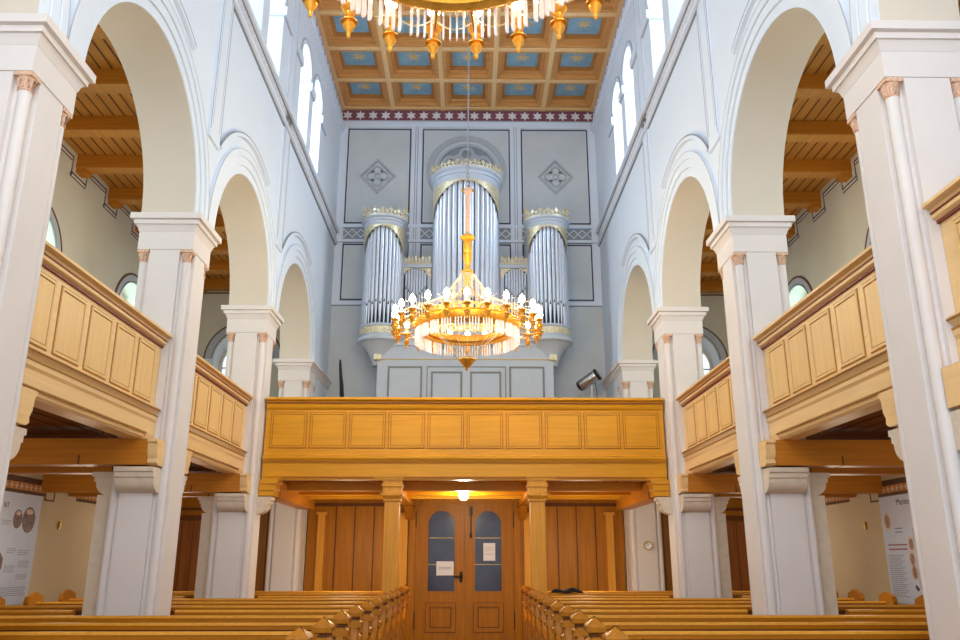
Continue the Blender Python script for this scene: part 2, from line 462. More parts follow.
# ------------------------------------------------------------------ organ wall
def organ_wall():
    wl = struct(MB().box(-W-.05, W+.05, YB, YB+.25, FL, TOP+.3).build('wall_back', M['organwall']))
    yp = yplane(YB)
    t = MB().use(M['wall'])
    for x in (-3.05, -1.24, 1.15, 3.05): t.mbox(yp, x-.13, x+.13, 5.62, 10.31, 0, .03)
    t.mbox(yp, -W, W, 10.14, 10.31, 0, .035); t.mbox(yp, -W, W, 7.49, 7.56, 0, .05); t.mbox(yp, -W, W, 7.12, 7.19, 0, .04)
    t.mbox(yp, -W, W, 5.58, 5.66, 0, .045)
    t.use(M['line'])
    for x in (-1.24, 1.15): t.mbox(yp, x-.035, x-.02, 5.7, 10.15, .03, .036); t.mbox(yp, x+.02, x+.035, 5.7, 10.15, .03, .036)
    t.mbox(yp, -W, W, 5.56, 5.58, 0, .02); t.mbox(yp, -W, W, 7.11, 7.125, 0, .042)
    struct(t.build('pilaster_trim', None, wl))
    t = MB()
    for (a, b) in ((-2.92, -1.38), (-1.1, 1.02), (1.29, 2.92)):
        for (z0, z1) in ((7.6, 10.1), (5.7, 7.08)):
            t.use(M['organline']).frame(yp, a, b, z0, z1, .035, 0, .012); t.use(M['wall']).frame(yp, a+.035, b-.035, z0+.035, z1-.035, .015, 0, .008)
    struct(t.build('panel_line_trim', None, wl))
    t = MB().use(M['band']).mbox(yp, -W, W, 7.19, 7.49, 0, .02)
    t.use(M['stars'])
    x = -3.0
    while x < 3.05:
        for q in (-1, 1): t.mprism(yp, [(x-.1, 7.34-q*.1-.014), (x-.1, 7.34-q*.1+.014), (x+.1, 7.34+q*.1+.014), (x+.1, 7.34+q*.1-.014)], .02, .035)
        x += .2
    struct(t.build('lattice_band_trim', None, wl))
    t = MB().use(M['maroon']).mbox(yp, -W, W, 10.31, 10.6, 0, .03)
    t.use(M['stars'])
    for i in range(20): t.mprism(yp, star(-2.95+i*.3105, 10.455, .125, .52, 6, PI/6), .03, .045)
    t.use(M['line2']).mbox(yp, -W, W, 10.29, 10.315, 0, .05)
    struct(t.build('star_band_trim', None, wl))
    # diamond reliefs with quatrefoils
    for x in (-2.17, 2.11):
        t = MB().use(M['relief']); z = 8.83; r = .47
        d = lambda k: [(x, z-k), (x+k*.94, z), (x, z+k), (x-k*.94, z)]
        t.mprism(yp, d(r), 0, .03, [d(r-.06)]); t.use(M['line']).mprism(yp, d(r-.06), 0, .012, [d(r-.085)]); t.use(M['relief'])
        for a in (0, 90, 180, 270):
            t.arc(yp, x+.15*cos(rad(a)), z+.15*sin(rad(a)), .085, .125, 0, .03, rad(a-125), rad(a+125), 14)
        for a in (45, 135, 225, 315): t.mprism(yp, star(x+.17*cos(rad(a)), z+.17*sin(rad(a)), .05, .5, 4), 0, .03)
        t.arc(yp, x, z, .05, .08, 0, .03, 0, 2*PI, 16)
        struct(t.build('diamond_relief_trim', None, wl))
    # blind arch with tracery behind the middle tower
    t = MB().use(M['relief']); cx, cz = -.03, 8.95
    t.arc(yp, cx, cz, .83, .97, 0, .03, rad(-35), rad(215), 40); t.arc(yp, cx, cz, .68, .74, 0, .045, 0, PI)
    t.use(M['band']).arc(yp, cx, cz, 0.01, .68, 0, .006, 0, PI, 30)
    t.use(M['relief'])
    for a in (30, 90, 150): t.arc(yp, cx+.45*cos(rad(a)), cz+.45*sin(rad(a)), .12, .2, 0, .04, 0, 2*PI, 18)
    for a in (0, 60, 120, 180): t.arc(yp, cx+.42*cos(rad(a)), cz+.42*sin(rad(a)), .02, .1, 0, .03, 0, 2*PI, 12)
    t.arc(yp, cx, cz, .1, .2, 0, .04, 0, PI, 16); t.arc(yp, cx, cz, .2, .27, 0, .02, 0, PI, 16)
    struct(t.build('tracery_relief_trim', None, wl))
organ_wall()

# ------------------------------------------------------------------ arcade piers
def pier(k, s):
    yc = PY[k]; xc = s*(W+.3)
    org = (xc, yc, FL)
    last = k == 3
    lab = ('%s white pier from the front, cut by the frame edge, %s', '%s white pier from the front with banner hanging behind it, %s',
           '%s white pier, joining the organ gallery front, %s', 'white end pier running into the organ wall, %s')[k]
    lab = lab % ((ORD[k], SIDE[s]) if k < 3 else SIDE[s]) if k != 1 else 'second white pier from the front, standing clear in the pews, %s' % SIDE[s]
    r = thing('arcade_pier', lab, 'pier', org, 'white arcade piers')
    x0, x1 = sorted((s*W, s*(W+.6))); y0, y1 = yc-.3, yc+.3
    yb = YB if last else y1
    n = .13
    b = MB(org)
    b.box(x0+n, x1-n, y0, y1, FL, 3.38).box(x0, x1, y0+n, y1-n, FL, 3.38).box(x0+.045, x1-.045, y0+.045, y1-.045, FL, 3.38)
    b.square(x0, x1, y0, y1, [(0.03, FL), (.03, FL+.25), (0, FL+.3)])
    b.build('shaft', M['pier'], r)
    b = MB(org).use(M['pier'])
    b.square(x0, x1, y0, y1, [(0, 3.38), (.01, 3.382), (.01, 3.59), (.018, 3.60), (.026, 3.635), (.046, 3.67), (.064, 3.672), (.064, 3.722), (.1, 3.727), (.1, CAP-.004)])
    b.build('capital', M['pier'], r)
    if last:
        xin = s*W
        t = MB().prism('y', [(xin, 3.6), (xin-s*.02, 3.605), (xin-s*.045, 3.66), (xin-s*.05, 3.735), (xin-s*.1, 3.765), (xin-s*.1, CAP-.002), (xin, CAP-.002)], y1+.1, YB-.002)
        struct(t.build(trimname(), M['pier']))
    for qx in (0, 1):
        for qy in (0, 1):
            cx = (x0+.056, x1-.056)[qx]; cy = (y0+.056, y1-.056)[qy]
            c = MB(org).lathe(cx, cy, [(.045, FL), (.045, 3.25)], 16).build('colonnette', M['pier'], r)
            m = MB(org).lathe(cx, cy, [(.045, 3.235), (.054, 3.245), (.045, 3.255), (.05, 3.30), (.062, 3.345)], 16)
            for a in range(8): m.tube([(cx+.045*cos(a*PI/4), cy+.045*sin(a*PI/4), 3.258), (cx+.06*cos(a*PI/4), cy+.06*sin(a*PI/4), 3.33), (cx+.07*cos(a*PI/4), cy+.07*sin(a*PI/4), 3.322)], .011, 5)
            m.box(cx-.066, cx+.066, cy-.066, cy+.066, 3.346, 3.378)
            m.build('leaf_capital', M['rose'], c)
    # stone brackets carrying the gallery beams
    def bracket(ax, a0, a1, base, d, zt=.935):
        pr = [(base-.02*d, zt-.02), (base+.22*d, zt-.02), (base+.22*d, zt-.065), (base+.19*d, zt-.07), (base+.19*d, zt-.12), (base+.165*d, zt-.125), (base+.165*d, zt-.14)] + \
             [(base+.165*d*cos(q*PI/16), zt-.14-.13*sin(q*PI/16)) for q in range(1, 9)] + [(base-.02*d, zt-.27)]
        return MB(org).prism(ax, pr, a0, a1)
    xa, xb = sorted((s*3.17, s*3.57))
    if not last:
        bracket('x', xa, xb, y0, -1).build('stone_bracket', M['stone'], r)
        bracket('x', xa, xb, y1, 1).build('stone_bracket', M['stone'], r)
        h = MB(org).box(*sorted((s*3.7, s*3.88)), yc-.12, yc+.12, FL, .66)
        h.build('aisle_pilaster', M['stone'], r)
        bracket('y', yc-.13, yc+.13, s*3.74, s, .92).build('stone_bracket', M['stone'], r)
    if k == 2:
        bracket('y', yc-.08, yc+.14, s*W, -s, .92).build('stone_bracket', M['stone'], r)
    if last:
        pass
for k in range(4):
    for s in (-1, 1): pier(k, s)

# ------------------------------------------------------------------ side galleries
def raised_panel(mp, u0, u1, v0, v1, m_line, m_face, org, name, parent):
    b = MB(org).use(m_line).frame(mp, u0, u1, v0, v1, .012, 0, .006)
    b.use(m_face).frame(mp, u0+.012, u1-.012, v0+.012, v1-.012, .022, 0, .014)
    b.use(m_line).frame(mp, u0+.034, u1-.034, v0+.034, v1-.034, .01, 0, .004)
    b.use(m_face).mbox(mp, u0+.044, u1-.044, v0+.044, v1-.044, 0, .008)
    return b.build(name, None, parent)

def side_gallery(bi, s):
    c = BAY[bi]; y0, y1 = c-1.446, c+1.446
    org = (s*3.4, c, 1.2)
    where = {1: 'in the bay cut by the frame edge', 2: 'between the first and second piers', 3: 'between the second and third piers', 4: 'behind the organ gallery'}[bi]
    r = thing('side_gallery', 'wooden side gallery %s, %s' % (where, SIDE[s]), 'gallery', org, 'side galleries')
    mp = xplane(s, 3.31)
    MB(org).mbox(mp, y0, y1, 1.43, 2.3, 0, -.1).build('parapet', M['side'], r)
    b = MB(org).use(M['side'])
    P = lambda pts, a=y0, e=y1: b.prism('y', [(s*x, z) for x, z in pts], a, e)
    P([(3.2, 2.335), (3.2, 2.36), (3.22, 2.37), (3.46, 2.37), (3.46, 2.30), (3.26, 2.30), (3.25, 2.325)])
    P([(3.26, 2.26), (3.26, 2.3), (3.33, 2.3), (3.33, 2.24), (3.29, 2.24)])
    b.use(M['redline']); P([(3.252, 2.288), (3.252, 2.30), (3.3, 2.30), (3.3, 2.288)]); P([(3.288, 2.222), (3.288, 2.24), (3.33, 2.24), (3.33, 2.222)])
    b.build('handrail', None, r)
    for i in range(5):
        u0 = c-1.345+i*.545
        raised_panel(mp, u0, u0+.46, 1.59, 2.18, M['sideline'], M['sidez'], org, 'panel', r)
    b = MB(org).use(M['side'])
    P([(3.25, 1.52), (3.25, 1.55), (3.32, 1.57), (3.42, 1.57), (3.42, 1.43), (3.3, 1.43), (3.29, 1.48)])
    P([(3.27, 1.42), (3.27, 1.46), (3.4, 1.46), (3.4, 1.38), (3.30, 1.38)])
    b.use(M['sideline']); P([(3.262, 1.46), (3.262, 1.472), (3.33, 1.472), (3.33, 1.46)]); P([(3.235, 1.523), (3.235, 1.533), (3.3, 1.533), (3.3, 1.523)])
    b.build('cornice', None, r)
    b = MB(org).use(M['side'])
    P([(3.28, 1.26), (3.28, 1.39), (3.5, 1.39), (3.5, 1.26)])
    P([(3.3, 1.20), (3.28, 1.26), (3.5, 1.26), (3.5, 1.20)], y0, y0+.2); P([(3.3, 1.20), (3.28, 1.26), (3.5, 1.26), (3.5, 1.20)], y1-.2, y1)
    P([(3.335, 1.2), (3.31, 1.225), (3.31, 1.26), (3.5, 1.26), (3.5, 1.2)], y0+.2, y1-.2)
    b.use(M['sideline']); P([(3.277, 1.262), (3.277, 1.27), (3.3, 1.27), (3.3, 1.262)], y0+.2, y1-.2)
    b.build('edge_beam', None, r)
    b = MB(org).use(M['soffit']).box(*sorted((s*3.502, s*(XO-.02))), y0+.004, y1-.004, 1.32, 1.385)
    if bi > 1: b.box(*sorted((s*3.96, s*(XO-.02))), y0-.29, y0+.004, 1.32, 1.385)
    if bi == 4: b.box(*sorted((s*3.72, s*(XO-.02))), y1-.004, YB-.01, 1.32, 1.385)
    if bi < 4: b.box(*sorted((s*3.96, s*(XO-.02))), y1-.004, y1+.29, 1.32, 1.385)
    b.use(M['plankline'])
    x = 3.6
    while x < XO: b.box(*sorted((s*(x-.01), s*(x+.01))), y0, y1, 1.312, 1.32); x += .2
    b.build('floor_boards', None, r)
    # cross beams resting on the brackets at both piers
    for (yy, d, on) in ((y0, 1, bi > 1), (y1, -1, bi < 4)):
        if not on: continue
        a, e = sorted((yy+.001*d, yy+.22*d))
        b = MB(org).use(M['beam']).box(*sorted((s*3.25, s*(XO-.02))), a, e, 1.0, 1.2)
        b.box(*sorted((s*3.95, s*(XO-.02))), a+.02, e-.02, .935, 1.0); b.box(*sorted((s*3.25, s*3.93)), a, e, .935, 1.0)
        b.use(M['plankline']).box(*sorted((s*3.93, s*3.945)), a-.004, e+.004, .94, 1.03)
        b.build('cross_beam', None, r)
        f = [(yy, 1.2), (yy+.25*d, 1.2), (yy+.25*d, 1.17), (yy+.22*d, 1.15), (yy+.21*d, 1.05), (yy+.18*d, 1.0), (yy+.19*d, .96), (yy+.15*d, .935), (yy, .935)]
        MB(org).prism('x', f, *sorted((s*3.15, s*3.25))).build('beam_end', M['side'], r)
    return r
for s in (-1, 1):
    for bi in (1, 2, 3, 4): side_gallery(bi, s)

# ------------------------------------------------------------------ organ gallery
def organ_gallery():
    yf = 12.42; org = (0, yf, 1.15)
    r = thing('organ_gallery', 'wide wooden gallery with ten front panels carrying the organ', 'gallery', org)
    yp = yplane(yf)
    XW = W-.03
    MB(org).mbox(yp, -XW, XW, 1.4, 2.3, 0, -.12).build('parapet', M['gal'], r)
    b = MB(org).use(M['gal'])
    def P(pts, x0=-XW, x1=XW): b.prism('x', [(yf+y, z) for y, z in pts], x0, x1)
    P([(-.1, 2.37), (-.1, 2.395), (-.08, 2.41), (.16, 2.41), (.16, 2.3), (-.03, 2.3), (-.05, 2.35)])
    P([(-.03, 2.25), (-.04, 2.3), (.02, 2.3), (.02, 2.22), (-.012, 2.23)])
    b.use(M['redline']); P([(-.055, 2.318), (-.055, 2.332), (0, 2.332), (0, 2.318)])
    b.build('handrail', None, r)
    for i in range(10):
        u0 = -2.995+i*.6035
        raised_panel(yp, u0, u0+.56, 1.63, 2.19, M['galline'], M['gal'], org, 'panel', r)
    b = MB(org).use(M['gal'])
    P([(-.06, 1.475), (-.06, 1.5), (-.02, 1.52), (.1, 1.52), (.1, 1.4), (-.02, 1.4), (-.03, 1.44)])
    b.use(M['galline']); P([(-.035, 1.415), (-.035, 1.44), (0, 1.44), (0, 1.415)])
    b.build('cornice', None, r)
    b = MB(org).use(M['gal'])
    P([(-.015, 1.2), (-.015, 1.415), (.2, 1.415), (.2, 1.2)])
    for x0, x1 in ((-XW, -2.2), (-1.75, -1.05+.0), (-1.0, -.75), (.75, 1.0), (1.05, 1.75), (2.2, XW)): pass
    b.use(M['galline'])
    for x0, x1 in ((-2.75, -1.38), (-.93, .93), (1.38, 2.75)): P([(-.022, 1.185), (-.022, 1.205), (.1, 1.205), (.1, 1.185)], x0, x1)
    b.use(M['gal'])
    P([(.0, 1.16), (.0, 1.2), (.2, 1.2), (.2, 1.16)])
    b.build('edge_beam', None, r)
    # deck and joists
    b = MB(org).use(M['beamy']).box(-XW, XW, yf+.15, YB-.02, 1.2, 1.26)
    b.use(M['plankline'])
    for i in range(31): b.box(-XW+.1+i*.2, -XW+.108+i*.2, yf+.2, YD, 1.194, 1.2)
    b.build('floor_boards', None, r)
    for y in (13.3, 14.2, 15.1):
        MB(org).box(-XW, XW, y-.09, y+.09, 1.06, 1.2).build('joist', M['gal'], r)
    for s in (-1, 1):
        MB(org).use(M['beamy']).box(*sorted((s*2.84, s*3.09)), 12.75, 15.58, .9, 1.16).build('long_beam', None, r)
        b = MB(org).use(M['gal'])
        b.prism('y', [(s*3.09, 1.16), (s*2.82, 1.16), (s*2.82, 1.12), (s*2.85, 1.1), (s*2.85, 1.02), (s*2.87, 1.0), (s*2.87, .92), (s*3.09, .92)], 12.38, 12.75)
        b.use(M['galline']).box(*sorted((s*2.845, s*3.08)), 12.375, 12.38, 1.085, 1.1).box(*sorted((s*2.865, s*3.08)), 12.375, 12.38, .985, 1.0)
        b.build('beam_end', None, r)
        # posts with capitals
        x = s*1.1
        b = MB(org); b.box(x-.11, x+.11, 12.47, 12.69, FL, .9); p = b.build('post', M['galz'], r)
        b = MB(org).square(x-.11, x+.11, 12.47, 12.69, [(0, .84), (.02, .85), (.02, .88), (.035, .9), (.06, .93), (.06, .96), (.03, .97), (.03, 1.05), (.045, 1.06), (.045, 1.1), (.03, 1.105), (.03, 1.16)])
        b.build('post_capital', M['galz'], p)
        b = MB(org).use(M['beamy']).box(x-.1, x+.1, 12.7, YD-.01, .98, 1.16)
        b.prism('x', [(YD-.01, .98), (YD-.5, .98), (YD-.01, .72)], x-.07, x+.07)
        b.prism('x', [(12.68, .98), (13.1, .98), (12.68, .78)], x-.07, x+.07)
        b.build('long_beam', None, r)
organ_gallery()

# ------------------------------------------------------------------ wooden wall and doors under the gallery
def low_wall():
    yp = yplane(YD)
    b = MB().use(M['panelwall'])
    b.mprism(yp, [(-3.08, FL), (-1.1, FL), (-1.1, 1.14), (1.06, 1.14), (1.06, FL), (3.08, FL), (3.08, 1.2), (-3.08, 1.2)], 0, -.12)
    b.use(M['panelline'])
    for s in (-1, 1):
        for x in (1.42, 1.79, 2.16, 2.53): b.mbox(yp, s*x-.012, s*x+.012, FL, 1.0, 0, .006)
        b.use(M['panelwall'])
        for x in (1.605, 1.975, 2.345): b.mbox(yp, s*x-.15, s*x+.15, FL+.1, .95, 0, .008)
        b.use(M['panelline'])
    b.mbox(yp, -3.08, -1.3, 1.0, 1.06, 0, .03); b.mbox(yp, 1.3, 3.08, 1.0, 1.06, 0, .03)
    wl = struct(b.build('wall_vestibule'))
    t = MB().use(M['galz'])
    for s in (-1, 1):
        t.mbox(yp, s*2.8-.07, s*2.8+.07, FL, .84, 0, .08); t.mbox(yp, s*2.8-.1, s*2.8+.1, .84, .89, 0, .11)
        t.mbox(yp, s*1.23-.1, s*1.23+.1, FL, .84, 0, .06); t.mbox(yp, s*1.23-.13, s*1.23+.13, .84, .88, 0, .09)
    struct(t.build('pilaster_trim', None, wl))
    # outer stretches in the aisles, with plank doors
    for n, s in ((2, -1), (3, 1)):
        xs = sorted((s*3.65, s*(XO-.02)))
        b = MB().use(M['panelwall']).mbox(yp, xs[0], xs[1], FL, 1.3, 0, -.12)
        b.use(M['panelline']).mbox(yp, xs[0], xs[1], .92, .97, 0, .03)
        for x in (3.85, 4.05, 4.25, 4.45, 4.65): b.mbox(yp, s*x-.01, s*x+.01, FL, .92, 0, .006)
        struct(b.build('wall_aisle_screen_'+('left' if s < 0 else 'right')))
        d0, d1 = sorted((s*4.85, s*5.7))
        b = MB().use(M['dooraisle']).mbox(yp, d0, d1, FL+.01, .72, .002, .04)
        b.use(M['panelline']).frame(yp, d0-.1, d1+.1, FL, .82, .09, .002, .06)
        for i in range(1, 4): b.mbox(yp, d0+i*(d1-d0)/4-.008, d0+i*(d1-d0)/4+.008, FL+.05, .7, .04, .045)
        dr = struct(b.build('door_%d' % n))
        h = MB().tube([yp(d1-.1 if s < 0 else d0+.1, -.45, .04), yp(d1-.1 if s < 0 else d0+.1, -.45, .09), yp((d1-.2) if s < 0 else d0+.2, -.45, .09)], .012)
        struct(h.build('door_handle', M['iron'], dr))
    # double entrance door
    d = MB().use(M['panelwall'])
    d.mbox(yp, -1.1, -.98, FL, 1.14, .0, .05).mbox(yp, .94, 1.06, FL, 1.14, 0, .05).mbox(yp, -1.1, 1.06, 1.06, 1.14, 0, .06)
    dr = struct(d.build('door_1'))
    for (x0, x1, wc) in ((-.98, -.022, -.47), (-.018, .94, .435)):
        b = MB().use(M['door'])
        hole = archloop(wc, .255, -.575, .66, 20)
        b.mprism(yp, [(x0, FL+.01), (x1, FL+.01), (x1, 1.06), (x0, 1.06)], -.05, .01, [hole])
        b.use(M['panelline']).frame(yp, wc-.29, wc+.29, -1.32, -.78, .012, .01, .016); b.use(M['door']).frame(yp, wc-.278, wc+.278, -1.308, -.792, .06, .01, .03)
        b.use(M['panelline']).frame(yp, wc-.2, wc+.2, -1.23, -.87, .012, .01, .015)
        b.use(M['door']).mprism(yp, archloop(wc, .285, -.605, .66, 20), .01, .02, [hole])
        lf = struct(b.build('door_leaf', None, dr))
        for z0, z1 in ((-.575, -.095), (-.085, .4), (.41, None)):
            g = MB()
            if z1: g.mbox(yp, wc-.255, wc+.255, z0, z1, -.02, -.03)
            else: g.mprism(yp, archloop(wc, .255, z0, .66, 20), -.02, -.03)
            struct(g.build('glass_pane', M['darkglass'], lf))
        g = MB().mbox(yp, wc-.255, wc+.255, -.095, -.083, -.03, -.005).mbox(yp, wc-.255, wc+.255, .398, .411, -.03, -.005)
        struct(g.build('glazing_bar', M['casegold'], lf))
        xh = x0+.0 if x0 < -.5 else x1
        for z in (.75, -1.1): struct(MB().mbox(yp, xh-.018, xh+.018, z-.16, z+.16, .01, .035).build('hinge', M['iron'], lf))
    h = MB().use(M['iron']).mbox(yp, -.115, -.06, -.42, -.22, .01, .02)
    h.tube([yp(-.085, -.31, .02), yp(-.085, -.31, .07), yp(-.23, -.31, .07)], .016); h.lathe(-.085, YD-.08, [(0.0, -.345), (.035, -.31), (0.0, -.275)], 10)
    struct(h.build('door_handle', M['iron'], dr))
    h = MB().mbox(yp, .07, .13, .82, 1.0, .01, .05).tube([yp(.1, .84, .03), yp(.1, .42, .03)], .012).mbox(yp, .075, .125, .4, .5, .01, .03)
    struct(h.build('door_bolt', M['iron'], dr))
    # notices stuck to the glass
    b = MB((-.35, YD-.03, -.3)).use(M['paper']).mbox(yp, -.56, -.23, -.29, -.03, .012, .018)
    b.use(M['ink'])
    for z in (-.14, -.17): b.mbox(yp, -.52, -.27, z-.006, z+.006, .018, .0195)
    tag(b.build('door_notice'), 'cream landscape notice taped low on the door pane beside the handle', 'notice')
    b = MB((.44, YD-.03, .1)).use(M['paper']).mbox(yp, .34, .57, -.02, .31, .012, .018)
    b.use(M['ink'])
    for z in (.22, .18, .1): b.mbox(yp, .37, .54, z-.004, z+.004, .018, .0195)
    tag(b.build('door_notice'), 'bluish white upright notice on the middle pane of the other door leaf', 'notice')
low_wall()

# globe lamp under the gallery
def globe():
    x, y, z = -.03, 13.95, 1.06
    r = thing('globe_lamp', 'small glowing white glass globe lamp above the entrance door', 'lamp', (x, y, z))
    MB((x, y, z)).lathe(x, y, [(0, z-.1), (.04, z-.095), (.075, z-.06), (.085, z-.02), (.075, z+.02), (.06, z+.05)], 20).build('lamp_shade', M['globe'], r)
    MB((x, y, z)).lathe(x, y, [(.06, z+.05), (.065, z+.06), (.1, z+.075), (.1, z+.09), (.03, z+.1), (.03, z+.139)], 20).build('lamp_holder', M['brass'], r)
    return x, y, z
GX, GY, GZ = globe()

# ------------------------------------------------------------------ pipe organ
def organ():
    org = (-.03, 16.9, 1.26)
    r = thing('pipe_organ', 'pale grey church organ with three round pipe towers and gilt crowns', 'organ', org)
    YF = 16.42; yp = yplane(YF)
    x0, x1 = -1.86, 1.81
    b = MB(org).use(M['case']).box(x0, x1, YF, YB-.05, 1.264, 4.36)
    b.box(x0+.1, x1-.1, 16.85, YB-.05, 4.36, 5.75)
    b.mbox(yp, x0-.03, x1+.03, 4.3, 4.38, -.1, .04); b.use(M['casegold']).mbox(yp, x0, x1, 4.0, 4.018, 0, .012)
    b.build('case', None, r)
    for (a, e, zt) in ((-1.64, -.92, 3.86), (-.74, -.09, 3.75), (.075, .72, 3.75), (.885, 1.62, 3.86)):
        p = MB(org).use(M['caseline']).frame(yp, a, e, 1.9, zt, .04, 0, .014)
        p.use(M['case']).mbox(yp, a+.04, e-.04, 1.94, zt-.04, 0, .006)
        p.build('case_panel', None, r)
    b = MB(org).use(M['caseline']).frame(yp, -.83, .82, 1.8, 3.86, .02, 0, .012); b.build('door_frame', None, r)

    def pipe(cx, cy, rr, z0, zt, foot, parent, low=False):
        p = MB(org).use(M['pipe']).lathe(cx, cy, [(.012, z0), (rr*.98, z0+foot), (rr, z0+foot+.01), (rr, zt)], 14)
        p.use(M['dark']).mprism(yplane(cy-rr*.98), [(cx-rr*.5, z0+foot+.01), (cx+rr*.5, z0+foot+.01), (cx, z0+foot+.09)], -.02, .004)
        return p.build('pipe', None, parent)

    def tower(cx, cy, R, n, z0, zr, rh, drop, big):
        a0, a1 = PI, 2*PI
        t = MB(org).use(M['case'])
        # base moulding, ring, back
        t.lathe(cx, cy, [(R*.3, z0-.02), (R+.02, z0-.02), (R+.03, z0-.06), (R+.01, z0-.08), (R+.01, z0-.24), (R+.04, z0-.27), (R+.07, z0-.32), (R+.06, z0-.37), (R, z0-.40)], 36)
        t.lathe(cx, cy, [(R, z0-.40), (R*.8, z0-.47), (R*.6, z0-.58), (R*.45, z0-.72), (R*.36, z0-.86), (.0, z0-.9)], 36)
        t.lathe(cx, cy, [(R*.5, zr), (R+.0, zr), (R+.015, zr+.03), (R+.015, zr+rh*.45), (R+.035, zr+rh*.5), (R+.03, zr+rh*.7), (R+.07, zr+rh*.85), (R+.07, zr+rh), (R*.3, zr+rh+.02)], 40)
        t.box(cx-R, cx+R, cy+.02, YB-.05, z0-.3, zr+rh*.9)
        t.use(M['dark']).lathe(cx, cy, [(R-.14, z0-.02), (R-.14, zr)], 30)
        tw = t.build('tower', None, r)
        tag(tw)
        # gilt frieze on base
        MB(org).lathe(cx, cy, [(R+.018, z0-.23), (R+.018, z0-.09)], 36, a0, a1).build('gilt_band', M['palegold'], tw)
        # gilt arch spandrels
        k = 40; g = MB(org); vs = []; fs = []
        for i in range(k+1):
            a = a0+(a1-a0)*i/k; q = abs(cos(a)); zl = zr-.03-drop*(1-math.sqrt(max(0, 1-min(1, q*1.0)**2)))
            for z in (zr, zl): vs.append((cx+(R+.004)*cos(a), cy+(R+.004)*sin(a), z))
        for i in range(k): fs.append((2*i, 2*i+1, 2*i+3, 2*i+2))
        g.add(vs, fs)
        for i in range(k):     # raised curls along the arch edge
            a = a0+(a1-a0)*(i+.5)/k; q = abs(cos(a)); zl = zr-.03-drop*(1-math.sqrt(max(0, 1-q**2)))
            for zz in [zl] + [zl+(zr-zl)*f for f in (.35, .7) if zr-zl > .2]:
                g.add([(cx+(R+.012)*cos(a)+dx*sin(a), cy+(R+.012)*sin(a)-dx*cos(a), zz+dz) for dx, dz in ((-.02, 0), (0, .03), (.02, 0), (0, -.03))], [(0, 1, 2, 3)])
        g.build('gilt_spandrel', M['palegold'], tw, smooth=False)
        # crown of leaves
        g = MB(org); m = 13 if big else 9; zc = zr+rh
        g.lathe(cx, cy, [(R+.055, zc), (R+.055, zc+.035), (R+.035, zc+.035), (R+.035, zc)], 40, a0, a1)
        for i in range(m*2-1):
            a = a0+rad(5)+(a1-a0-rad(10))*i/(m*2-2); h = (.18 if big else .2)*(1 if i % 2 == 0 else .65); w = R*PI/(m*2-1)*.55
            c = lambda u, v, n, a=a: (cx+(R+.045+n)*cos(a)-u*sin(a), cy+(R+.045+n)*sin(a)+u*cos(a), zc+.02+v)
            g.mprism(c, [(-w*.35, 0), (w*.35, 0), (w*.3, h*.35), (w, h*.5), (w*.9, h*.7), (w*.35, h*.65), (0, h), (-w*.35, h*.65), (-w*.9, h*.7), (-w, h*.5), (-w*.3, h*.35)], -.01, .01)
        g.build('crown', M['palegold'], tw)
        for sx in (-1, 1):
            fx, fy = cx+sx*(R+.03), cy+.0
            f = MB(org).use(M['case']).lathe(fx, fy, [(.05, zc), (.05, zc+.18), (.07, zc+.19), (.07, zc+.22), (.03, zc+.25)], 10)
            f.use(M['goldpaint']).lathe(fx, fy, [(.03, zc+.25), (.045, zc+.29), (.02, zc+.33), (.03, zc+.36), (0, zc+.42)], 10)
            f.build('finial', None, tw)
        # pipes
        Rp = R-.075; da = PI/n
        for i in range(n):
            a = a0+da*(i+.5); q = abs(cos(a))
            zt = zr-.01-drop*(1-math.sqrt(max(0, 1-q**2)))+.03
            rr = Rp*da/2*.86*(.92 if (i % 2) else 1.05)
            pipe(cx+Rp*cos(a), cy+Rp*sin(a), rr, z0-.02, min(zt, zr-.01), .42+.05*(i % 2), tw)
        return tw
    tower(-.03, 16.72, .74, 17, 4.72, 7.95, .30, .75, True)
    tower(-1.83, 16.62, .44, 13, 4.76, 6.97, .20, .62, False)
    tower(1.76, 16.62, .44, 13, 4.76, 6.97, .20, .62, False)
    for sx in (-1, 1):
        MB(org).square(sx*1.83-.06-.025, sx*1.83+.06-.025, YF-.05, YF+.05, [(0, 3.98), (.02, 4.0), (.02, 4.1), (0, 4.12)]).build('gilt_boss', M['palegold'], r)
    # low flats between the towers
    for cx in (-1.13, 1.07):
        y = 16.75; yq = yplane(y)
        t = MB(org).use(M['case'])
        t.mprism(yq, [(cx-.34, 4.36), (cx+.34, 4.36), (cx+.34, 6.38), (cx-.34, 6.38)], -.1, .0, [archloop(cx, .26, 4.9, 5.95, 18)])
        t.mbox(yq, cx-.36, cx+.36, 6.16, 6.24, 0, .04)
        t.use(M['dark']).mbox(yq, cx-.27, cx+.27, 4.85, 6.22, -.095, -.09)
        fl = t.build('pipe_flat', None, r)
        g = MB(org); k = 14
        for sx in (-1, 1): g.mprism(yq, [(cx+sx*.34, 6.15), (cx+sx*.03, 6.15)] + [(cx+sx*(.27*sin(PI/2*i/8)), 5.95-.07*0+.27*cos(PI/2*i/8)*.72) for i in range(1, 9)] + [(cx+sx*.34, 5.93)], 0, .015)
        g.build('gilt_spandrel', M['palegold'], fl)
        g = MB(org)
        g.mbox(yq, cx-.34, cx+.34, 6.25, 6.28, .02, .035)
        for i in range(9):
            u = cx-.3+i*.075; h = .2 if i % 2 == 0 else .14
            g.mprism(yq, [(u-.012, 6.27), (u+.012, 6.27), (u+.03, 6.27+h*.6), (u, 6.27+h), (u-.03, 6.27+h*.6)], .02, .035)
        g.build('crown', M['palegold'], fl)
